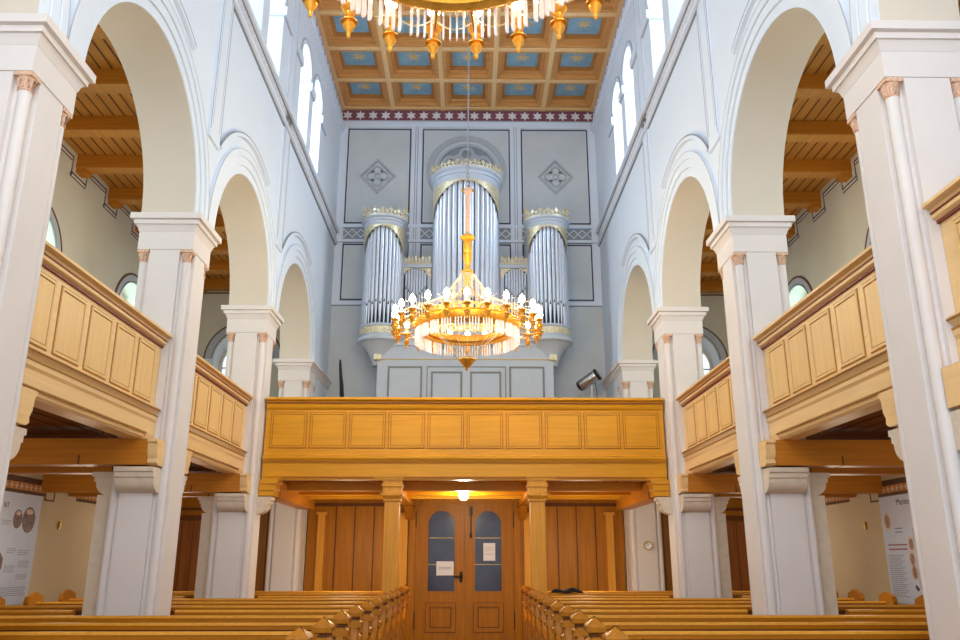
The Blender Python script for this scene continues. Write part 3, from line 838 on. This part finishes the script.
        for i in range(8):
            u = cx-.21+i*.06; pipe(u, y+.05, .027, 4.9, 5.93+.23*math.sqrt(max(0, 1-((u-cx)/.26)**2)), .55+.22*abs(i-3.5)/3.5, fl)
organ()

# ------------------------------------------------------------------ chandeliers
def chandelier(label, loc, fin=0.):
    org = (0, 0, 0)
    r = thing('chandelier', label, 'chandelier', loc, 'gilt ring chandeliers')
    hp = [(.52, .05), (.53, .0), (.565, -.02), (.575, -.045), (.61, -.05), (.625, -.03), (.655, -.035), (.675, -.015), (.70, -.01), (.72, .03), (.725, .075), (.70, .1), (.71, .12), (.66, .125), (.60, .1), (.56, .1), (.52, .05)]
    hp = [(a, z-.028) for a, z in hp]
    MB(org).lathe(0, 0, hp, 72).build('hoop', M['gold'], r)
    g = MB(org); k = 36     # pierced inner gallery of the hoop
    for i in range(k):
        a = 2*PI*i/k; c = lambda u, v, n, a=a: ((.55+n)*cos(a)-u*sin(a), (.55+n)*sin(a)+u*cos(a), .16+v)
        g.arc(c, 0, 0, .03, .045, -.006, .006, 0, 2*PI, 10)
    g.lathe(0, 0, [(.556, .205), (.556, .22), (.544, .22), (.544, .205), (.556, .205)], 48)
    g.build('lattice_rim', M['gold'], r)
    st = MB(org)
    st.lathe(0, 0, [(.0, .45), (.035, .47), (.05, .52), (.04, .56), (.045, .7), (.055, .8), (.085, .82), (.085, .845), (.05, .86), (.04, .88), (.045, .96), (.062, 1.0), (.065, 1.1), (.05, 1.12), (.062, 1.14), (.062, 1.27), (.05, 1.29), (.04, 1.3), (.1, 1.325), (.11, 1.35), (.08, 1.375), (.03, 1.4)], 20)
    st.build('stem', M['gold'], r)
    MB(org).lathe(0, 0, [(.034, 1.39), (.034, 2.02), (.06, 2.04), (.06, 2.1), (.02, 2.13), (.0, 2.14)], 12).build('rod', M['rose'], r)
    MB(org).tube([(-.09, 0, 2.08), (.09, 0, 2.08)], .022, 8).build('cross_bar', M['brass'], r)
    ch = MB(org); top = TOP-loc[2]
    ch.tube([(0, 0, 2.7), (0, 0, top)], .011, 6)
    for i in range(9):
        z = 2.12+i*.065
        ax = (1, 0) if i % 2 else (0, 1)
        c = [(ax[0]*.02*cos(q*PI/5), ax[1]*.02*cos(q*PI/5), z+.042*sin(q*PI/5)) for q in range(11)]
        ch.tube(c, .006, 5)
    ch.build('suspension_chain', M['lead'], r)
    # stays from the stem to the hoop
    b = MB(org)
    for i in range(8):
        a = 2*PI*i/8; b.tube([(.05*cos(a), .05*sin(a), .6), (.3*cos(a), .3*sin(a), .3), (.58*cos(a), .58*sin(a), .1)], .005, 5)
    b.build('stay_lattice', M['gold'], r)
    b = MB(org)
    for i in range(48):
        a = 2*PI*i/48; b.tube([(.09*cos(a), .09*sin(a), .8), (.35*cos(a), .35*sin(a), .42), (.7*cos(a), .7*sin(a), .24), (1.02*cos(a), 1.02*sin(a), .1+.1*(i % 2))], .0026, 4)  # fine strands added to stand for rays and haze of glitter above the bulbs
    for i in range(24):
        a = 2*PI*(i+.5)/24; p = []
        for q in range(7):
            e = 2*PI*(i+q/6)/24; p.append((.98*cos(e), .98*sin(e), .12-.07*sin(PI*q/6)))
        b.tube(p, .0045, 4)
    b.build('bead_chain_glitter_net', M['strand'], r)
    # bead strands to the bottom finial
    b = MB(org)
    for i in range(20):
        a = 2*PI*i/20; b.tube([(.5*cos(a), .5*sin(a), .02), (.28*cos(a), .28*sin(a), -.2+fin*.5), (.1*cos(a), .1*sin(a), -.43+fin)], .0028, 4)
    b.build('bead_strand_net', M['strand'], r)
    MB(org).lathe(0, 0, [(0, fin-.59), (.015, fin-.58), (.024, fin-.565), (.015, fin-.55), (.04, fin-.53), (.085, fin-.48), (.1, fin-.45), (.12, fin-.44), (.12, fin-.425), (0, fin-.415)], 20).build('bottom_finial', M['gold'], r)
    # candle arms
    def arm():
        a = MB(org); pts = [(.70, 0, .05), (.78, 0, .0), (.88, 0, -.015), (.96, 0, .0), (1.0, 0, .03)]
        a.tube(pts, [.012, .01, .009, .009, .011], 6)
        a.tube([(.72, 0, .1), (.8, 0, .13), (.86, 0, .09), (.83, 0, .05)], .009, 5)
        a.lathe(1.0, 0, [(.02, .02), (.03, .03), (.05, .055), (.054, .062), (.025, .06), (.02, .08)], 14)
        o = a.build('candle_arm', M['gold'], r)
        MB(org).lathe(1.0, 0, [(.017, .07), (.017, .155), (.008, .16)], 10).build('candle', M['candle'], o)
        MB(org).lathe(1.0, 0, [(.012, .155), (.034, .175), (.04, .2), (.028, .24), (.0, .275)], 10).build('bulb', M['bulb'], o)
        MB(org).lathe(1.0, 0, [(0, -.15), (.008, -.145), (.013, -.13), (.01, -.12), (.014, -.105), (.032, -.08), (.037, -.06), (.028, -.052), (.03, -.048), (.05, -.042), (.05, -.036), (.022, -.03), (.016, -.01), (.026, .0), (.03, .02), (.02, .03)], 14).build('finial', M['gold'], o)
        return o
    A = arm()
    for i in range(1, 24):
        c = copy_tree(A, r); c.rotation_euler = (0, 0, 2*PI*i/24)
    A.rotation_euler = (0, 0, 0)
    # crystals
    c0 = MB(org).prism('x', [(-.006, 0), (.006, 0), (.016, -.03), (.016, -.17), (.009, -.19), (-.009, -.19), (-.016, -.17), (-.016, -.03)], -.005, .005)
    X = c0.build('crystal_prism', M['crystal'], r)
    n = 96
    for i in range(n):
        o = X if i == 0 else X.copy()
        if i: COL.objects.link(o); o.parent = r
        a = 2*PI*((i//4)+.5+((i % 4)-1.5)*.21)/24; o.location = (.70*cos(a), .70*sin(a), -.03); o.rotation_euler = (0, 0, a+PI/2)
    return r
def lamp(name, kind, loc, energy, col, rot=(0, 0, 0), **kw):
    l = bpy.data.lights.new(name, kind); l.energy = energy; l.color = col
    for k, v in kw.items(): setattr(l, k, v)
    o = bpy.data.objects.new(name, l); COL.objects.link(o); o.location = loc; o.rotation_euler = rot
    return o
CH = [('gilt ring chandelier with crystal fringe hanging before the organ pipes', (.03, 10.65, 3.03)),
      ('gilt ring chandelier with crystal fringe cut by the top of the frame', (-.03, 3.22, 3.03))]
for i, (lb, lc) in enumerate(CH): chandelier(lb, lc, .16*i).rotation_euler = (0, 0, rad(7.5)*i)

# ------------------------------------------------------------------ pews
PEWS = {}
def pew(x0, x1, y, label, group):
    kinds = tuple('cap' if abs(abs(x)-.965) < .01 else 'board' if abs(x) > 5 else 'plain' for x in (x0, x1))
    L = (round(x1-x0, 3), kinds); xc = (x0+x1)/2
    if L in PEWS: o = copy_tree(PEWS[L])
    else:
        o = thing('pew', None, None)
        h = L[0]/2
        MB().prism('x', [(.0, .06), (.03, .06), (.075, .96), (.045, .96)], -h+.05, h-.05).build('backrest', M['pew'], o)
        b = MB().use(M['pew']).prism('x', [(.015, .945), (.015, .98), (.03, .995), (.09, .995), (.105, .98), (.105, .945)], -h+.05, h-.05)
        b.use(M['galz']).prism('x', [(.008, .978), (.02, .998), (.05, 1.0), (.05, .985), (.02, .976)], -h+.05, h-.05)  # paler nosing paints in the highlight along the rail
        b.use(M['panelline']).prism('x', [(.022, .90), (.022, .942), (.08, .942), (.08, .90)], -h+.05, h-.05)
        b.build('top_rail', None, o)
        MB().box(-h+.05, h-.05, -.42, .02, .42, .46).build('seat', M['pew'], o)
        MB().box(-h+.05, h-.05, .07, .15, .78, .805).build('book_ledge', M['pew'], o)
        for q, (a, e) in enumerate(((-h, -h+.055), (h-.055, h))):
            c = (a+e)/2
            if kinds[q] == 'plain':
                MB().prism('x', [(-.44, 0), (.11, 0), (.12, .5), (.115, .94), (.0, .94), (-.06, .74), (-.16, .66), (-.40, .60), (-.44, .52)], a, e).build('pew_end', M['pewend'], o); continue
            if kinds[q] == 'board':     # broad board with a pointed head at the wall end
                b = MB().use(M['pewend']).prism('x', [(-.44, 0), (.11, 0), (.14, .5), (.18, .93), (.21, 1.0), (.19, 1.06), (.02, 1.115), (-.15, 1.06), (-.17, 1.0), (-.14, .93), (-.18, .72), (-.40, .60), (-.44, .52)], a, e)
                b.build('pew_end', None, o); continue
            b = MB().use(M['pewend']).prism('x', [(-.44, 0), (.11, 0), (.12, .5), (.125, .9), (.125, .96), (-.015, .96), (-.015, .86), (-.06, .74), (-.16, .66), (-.30, .64), (-.40, .60), (-.44, .52)], a, e)
            b.prism('x', [(-.36, .1), (.04, .1), (.06, .56), (-.34, .56)], a-.008, e+.008)
            b.square(c-.04, c+.04, .005, .11, [(0, .76), (.02, .78), (.02, .82), (0, .835), (0, .88), (.022, .895), (.022, .94), (0, .955)])
            en = b.build('pew_end', None, o)
            b = MB().use(M['panelline']).square(c-.045, c+.045, 0, .115, [(-.01, .95), (-.01, 1.0)])  # dark neck paints in the shadow under the cap
            b.use(M['pewend']).square(c-.045, c+.045, 0.0, .115, [(0, .985), (.022, .995), (.026, 1.03), (.018, 1.045), (-.05, 1.1)])
            b.build('end_cap', None, en)
        PEWS[L] = o
    o.location = (xc, y, FL)
    return tag(o, label, 'pew', group)
ROWS = [4.505+.875*k for k in range(12)]
for s in (-1, 1):
    for k, y in enumerate(ROWS):
        g = 'pews on the ' + SIDE[s]
        nm = ORD[k]
        if abs(y-PY[1]) < .5 or abs(y-PY[2]) < .5:
            pi = 'second' if abs(y-PY[1]) < .5 else 'third'
            a, b = sorted((s*.965, s*3.02)); pew(a, b, y if pi == 'second' else y-.08, 'short wooden pew between centre aisle and the %s pier, %s' % (pi, SIDE[s]), g)
            a, b = sorted((s*3.98, s*5.35)); pew(a, b, y if pi == 'second' else y-.08, 'short wooden pew between the %s pier and outer wall, %s' % (pi, SIDE[s]), g)
        elif abs(y-PY[0]) < .5:
            a, b = sorted((s*.965, s*3.02)); pew(a, b, y, 'short wooden pew between centre aisle and the first pier, %s' % SIDE[s], g)
        else:
            a, b = sorted((s*.965, s*5.35)); pew(a, b, y, 'long wooden pew with pointed end caps, %s row from the front, %s' % (nm, SIDE[s]), g)

# ------------------------------------------------------------------ small things
def text_mesh(txt, size, origin, right, up, m, parent, org, name):
    cu = bpy.data.curves.new(name, 'FONT'); cu.body = txt; cu.size = size; cu.extrude = .001
    to = bpy.data.objects.new(name, cu); COL.objects.link(to)
    bpy.context.view_layer.update()
    me = bpy.data.meshes.new_from_object(to.evaluated_get(bpy.context.evaluated_depsgraph_get()))
    bpy.data.objects.remove(to)
    R, U = Vector(right), Vector(up); N = R.cross(U); O = Vector(origin)-Vector(org)
    for v in me.vertices: v.co = O+R*v.co.x+U*v.co.y+N*v.co.z
    me.materials.clear(); me.materials.append(m)
    o = bpy.data.objects.new(name, me); COL.objects.link(o); o.parent = parent
    return o

def poster(s):
    y0, y1, z0, z1 = 10.75, (11.95 if s < 0 else 12.04), -.58, .87
    org = (s*(XO-.03), (y0+y1)/2, z0)
    mp = xplane(s, XO-.016)
    lab = 'pale blue history poster with two oval old photographs, on the aisle wall' if s < 0 else 'pale blue poster with script heading and small round portraits, on the aisle wall'
    r = thing('hanging_poster', lab, 'poster', org)
    MB(org).mbox(mp, y0, y1, z0, z1, .004, .012).build('sheet', M['poster'], r)
    if s < 0:
        for cy, cz, a, b in ((11.38, .53, .11, .125), (11.665, .53, .165, .175)):
            o = MB(org)
            o.use(M['photo']).mprism(mp, [(cy+a*cos(t*PI/16), cz+b*sin(t*PI/16)) for t in range(32)], .012, .015)
            o.use(M['paledisc']).mprism(mp, [(cy+a*.55*cos(t*PI/16), cz+b*.62+b*.22*sin(t*PI/16)) for t in range(32)], .012, .0156)
            o.build('oval_photograph', None, r)
        o = MB(org).use(M['photo']).mprism(mp, [(y0+.08, -.12), (y0+.42, -.12), (y0+.42, .02), (y0+.3, .12), (y0+.2, .02)], .012, .014); o.build('building_drawing', None, r)
        text_mesh('NT', .1, mp(10.99, .665, .0125), (0, 1, 0), (0, 0, 1), M['inkdark'], r, org, 'heading_text')
        for (a, b, z, n) in ((y1-.95, y1-.72, .5, 3), (y1-.45, y1-.15, .12, 3), (y1-.72, y1-.5, .14, 3), (y1-.4, y1-.1, -.02, 4), (y1-.72, y1-.45, -.08, 4), (y1-.4, y1-.12, -.2, 3), (y1-1.0, y1-.1, -.36, 5)):
            t = MB(org).use(M['ink'])
            for i in range(n): t.mbox(mp, a, b-.04*(i % 3 == 2), z-.025*i-.004, z-.025*i+.004, .012, .0128)
            t.build('text_block', None, r)
    else:
        for cy, cz, q in ((11.87, .525, 1.1), (11.31, .205, .9), (11.33, .01, .9), (11.315, -.17, .9)):
            o = MB(org).use(M['paledisc']).mprism(mp, [(cy+.095*q*cos(t*PI/16), cz+.115*q*sin(t*PI/16)) for t in range(32)], .012, .014)
            o.use(M['photo2']).mprism(mp, [(cy+.06*q*cos(t*PI/16), cz+.085*q*sin(t*PI/16)) for t in range(32)], .012, .0155)
            o.build('portrait', None, r)
        text_mesh('Marien', .125, mp(11.56, .735, .0125), (0, -1, 0), (0, 0, 1), M['inkdark'], r, org, 'heading_text')
        t = MB(org).use(M['inkred'])
        for z in (.2, .14): t.mbox(mp, y1-.62, y1-.1, z-.01, z+.01, .012, .0128)
        t.build('text_block', None, r); t = MB(org).use(M['ink'])
        for i in range(22): t.mbox(mp, y1-.5+.05*((i*7) % 3), y1-.06, .06-.026*i-.004, .06-.026*i+.004, .012, .0128)
        t.build('text_block', None, r); t = MB(org).use(M['ink'])
        for i in range(30): t.mbox(mp, y1-1.1, y1-.8, .4-.026*i-.004, .4-.026*i+.004, .012, .0128)
        t.build('text_block', None, r); t = MB(org).use(M['ink'])
        for z in (.42, .37): t.mbox(mp, y1-.55, y1-.35, z-.008, z+.008, .012, .0128)
        t.build('text_block', None, r)
        o = MB(org).use(M['inkdark']).mprism(mp, [(11.25, -.38), (11.33, -.32), (11.36, -.36), (11.30, -.41)], .012, .014); o.build('bird_drawing', None, r)
for s in (-1, 1): poster(s)

for s in (-1, 1):   # painted frieze on the aisle wall under the gallery
    mp = xplane(s, XO-.012)
    for (a, b) in ((9.55, 12.02), (13.0, 15.5), (6.0, 8.3)):
        t = MB().use(M['frieze_ground']).mbox(mp, a, b, .885, 1.1, -.005, .008)
        t.use(M['frieze_orange']).mbox(mp, a, b, .92, 1.02, 0, .012)
        t.use(M['aisle_low'])
        y = a+.06
        while y < b-.05: t.mprism(mp, star(y, .97, .05, .45, 4), .012, .0145); y += .125
        t.use(M['aisle_low']).mbox(mp, a, b, 1.1, 1.16, -.005, .006)
        t.use(M['brownline']).mbox(mp, a, b, .875, .887, 0, .012)
        for (p, q) in (((b+.02, 1.2), (b+.02, .83)), ((b+.02, .83), (b+.28, .83)), ((b+.28, .83), (b+.28, .95))):
            u0, u1 = sorted((p[0], q[0])); v0, v1 = sorted((p[1], q[1])); t.mbox(mp, u0-.012, u1+.012, v0-.012, v1+.012, -.005, .01)
        struct(t.build(trimname()))

def spotlight():
    x, y, z = 2.62, 16.7, 3.66
    org = (x, y, 1.26)
    r = thing('spotlight', 'silver and black cylindrical spotlight tilted upward on a thin white pole', 'spotlight', org)
    d = Vector((.8, -.35, .5)).normalized()
    p = lambda t: tuple(Vector((x, y, z))+d*t)
    b = MB(org).tube([p(-.27), p(-.26), p(-.24), p(.14)], [.08, .115, .125, .125], 18); h = b.build('lamp_body', M['silver'], r)
    MB(org).tube([p(.14), p(.15), p(.2), p(.2), p(.16)], [.125, .135, .135, .11, .105], 18).build('lens_hood', M['black'], h)
    MB(org).tube([p(-.32), p(-.3), p(-.27)], [.06, .1, .122], 18).build('back_cap', M['black'], h)
    MB(org).tube([(x+.02, y, 1.3), (x+.02, y, z-.08)], .016, 8).build('pole', M['whitemetal'], r)
    MB(org).lathe(x+.02, y, [(.2, 1.264), (.2, 1.28), (.03, 1.31)], 16).build('base', M['whitemetal'], r)
    MB(org).tube([p(.1), (x+.14, y+.03, 3.2), (x+.14, y+.04, 1.3)], .008, 6).build('cable', M['black'], r)
spotlight()
def music_stand():
    org = (-2.42, 16.3, 1.26); x, y = org[0], org[1]
    r = thing('music_stand', 'folded black metal music stand standing upright behind the gallery rail', 'music stand', org)
    MB(org).tube([(x-.02, y, 1.27), (x-.2, y, 3.9)], .02, 8).build('leg', M['black'], r)
    MB(org).tube([(x+.1, y-.02, 1.27), (x-.12, y-.01, 3.45), (x-.19, y, 3.86)], .018, 8).build('leg', M['black'], r)
    MB(org).tube([(x+.0, y+.12, 1.27), (x-.17, y+.02, 3.8)], .016, 8).build('leg', M['black'], r)
    MB(org).prism('y', [(x-.21, 3.95), (x-.175, 3.97), (x-.10, 3.35), (x-.13, 3.3), (x-.17, 3.4)], y-.03, y+.01).build('folded_desk', M['black'], r)
music_stand()
for s in (-1, 1):
    x = s*3.95; y = 16.6; org = (x, y, 1.388)
    b = MB(org).tube([(x-s*.0, y, 1.388), (x+s*.02, y, 2.6), (x-s*.12, y, 3.72)], .035, 8)
    tag(b.build('leaning_pole', M['black']), 'dark pole leaning behind the end pier, %s' % SIDE[s], 'pole', 'dark poles behind the end piers')
    # sensors on the aisle wall
    mp = xplane(s, XO-.014); yy = 12.55
    b = MB((s*(XO-.05), yy, .5)).mbox(mp, yy-.03, yy+.03, .46, .55, 0, .04).mbox(mp, yy-.018, yy+.018, .43, .46, 0, .025)
    tag(b.build('wall_box', M['brass']), 'small brass box on the outer aisle wall beside the poster, %s' % SIDE[s], 'wall fitting', 'small boxes on the aisle walls')
# round dial on the end pier
yq = yplane(15.6)
b = MB((3.45, 15.58, .3)).use(M['silver']).arc(yq, 3.4, .25, .0, .085, .0, .02, 0, 2*PI, 24).use(M['brass']).arc(yq, 3.4, .25, .06, .085, .02, .03, 0, 2*PI, 24)
b.use(M['iron']).mbox(yq, 3.395, 3.405, .25, .31, .02, .026).mbox(yq, 3.36, 3.4, .246, .254, .02, .026)
tag(b.build('dial_gauge'), 'round metal dial on the face of the end pier below the gallery', 'dial')
# black cloth on the last pew rails
def cloth():
    y = ROWS[10]+.06; x = 1.6; org = (x, y, -.5)
    b = MB(org); N = 16; J = 6; vs = []; fs = []
    for i in range(N+1):
        for j in range(J+1):
            u = i/N; w = j/J-.5
            hx = x+(u-.5)*.5; e = sin(PI*u)**.6
            vs.append((hx, y+w*.2*e, -.482+e*(.03+.05*sin(u*5+1.1)**2)*(1-(2*w)**2*.9)+.004*sin(17*u+9*w)))
    for i in range(N):
        for j in range(J): a = i*(J+1)+j; fs.append((a, a+1, a+J+2, a+J+1))
    b.add(vs, fs)
    o = b.build('folded_garment', M['cloth'])
    md = o.modifiers.new('thick', 'SOLIDIFY'); md.thickness = .02
    tag(o, 'crumpled black cloth lying over a pew back near the gallery post', 'cloth')
cloth()

# ------------------------------------------------------------------ light
wd = bpy.data.worlds.new('daylight'); bpy.context.scene.world = wd; wd.use_nodes = True
bg = wd.node_tree.nodes['Background']; bg.inputs['Color'].default_value = (.82, .9, 1, 1); bg.inputs['Strength'].default_value = 1.7
COOL = (.80, .89, 1); WARM = (1, .82, .56)
for s in (-1, 1):
    for c in BAY[1:]:
        lamp('clerestory_daylight', 'AREA', (s*(W+1.5), c, 9.3), 480 if c > 13 else 215, COOL, (0, s*rad(72), 0), shape='RECTANGLE', size=1.8, size_y=2.4)
    for c in (7.17, 10.67, 14.17):
        lamp('aisle_daylight', 'AREA', (s*(XO+.9), c, 4.2), 150, (.9, .95, 1), (0, s*rad(85), 0), shape='RECTANGLE', size=1.4, size_y=1.6)
lamp('chancel_daylight', 'AREA', (0, -1.2, 5.5), 190, (.86, .92, 1), (rad(80), 0, 0), shape='RECTANGLE', size=5.5, size_y=5)
for (lb, lc), pw in zip(CH, (1, .3)):
    for q in range(6):
        a = 2*PI*(q+.5)/6
        lamp('chandelier_light', 'POINT', (lc[0]+1.0*cos(a), lc[1]+1.0*sin(a), lc[2]+.5), 27*pw, WARM, shadow_soft_size=.15)
lamp('globe_light', 'POINT', (GX, GY, GZ-.2), 60, (1, .82, .55), shadow_soft_size=.1)

for s in (-1, 1):
    for c in (7.17, 10.67, 14.17):
        lamp('aisle_fill', 'POINT', (s*4.9, c, .3), 17, (1, .88, .7), shadow_soft_size=.3)  # warm fill light added below the side gallery, without a fixture
        lamp('aisle_upper_fill', 'POINT', (s*4.7, c, 3.6), 26, (1, .95, .86), shadow_soft_size=.4)  # fill light added to brighten the upper aisle, without a fixture
    lamp('under_gallery_fill', 'POINT', (s*2.0, 14.2, .2), 38, (1, .82, .56), shadow_soft_size=.3)  # warm fill light added below the organ gallery, besides the globe lamp
# ------------------------------------------------------------------ camera, lift to floor level
cam = bpy.data.cameras.new('camera'); co = bpy.data.objects.new('camera', cam); COL.objects.link(co)
co.location = (.0698, 0, 0); co.rotation_euler = (PI/2+.2884, 0, -.0127)
cam.sensor_width = 36; cam.lens = 36*807.9/960; cam.clip_start = .05
bpy.context.scene.camera = co
for o in list(bpy.context.scene.objects):
    if o.parent is None: o.location.z += EYE
sc = bpy.context.scene
sc.view_settings.view_transform = 'Standard'
sc.view_settings.look = 'None'
sc.view_settings.exposure = .1
sc.view_settings.gamma = 1.0
sc.cycles.diffuse_bounces = 8
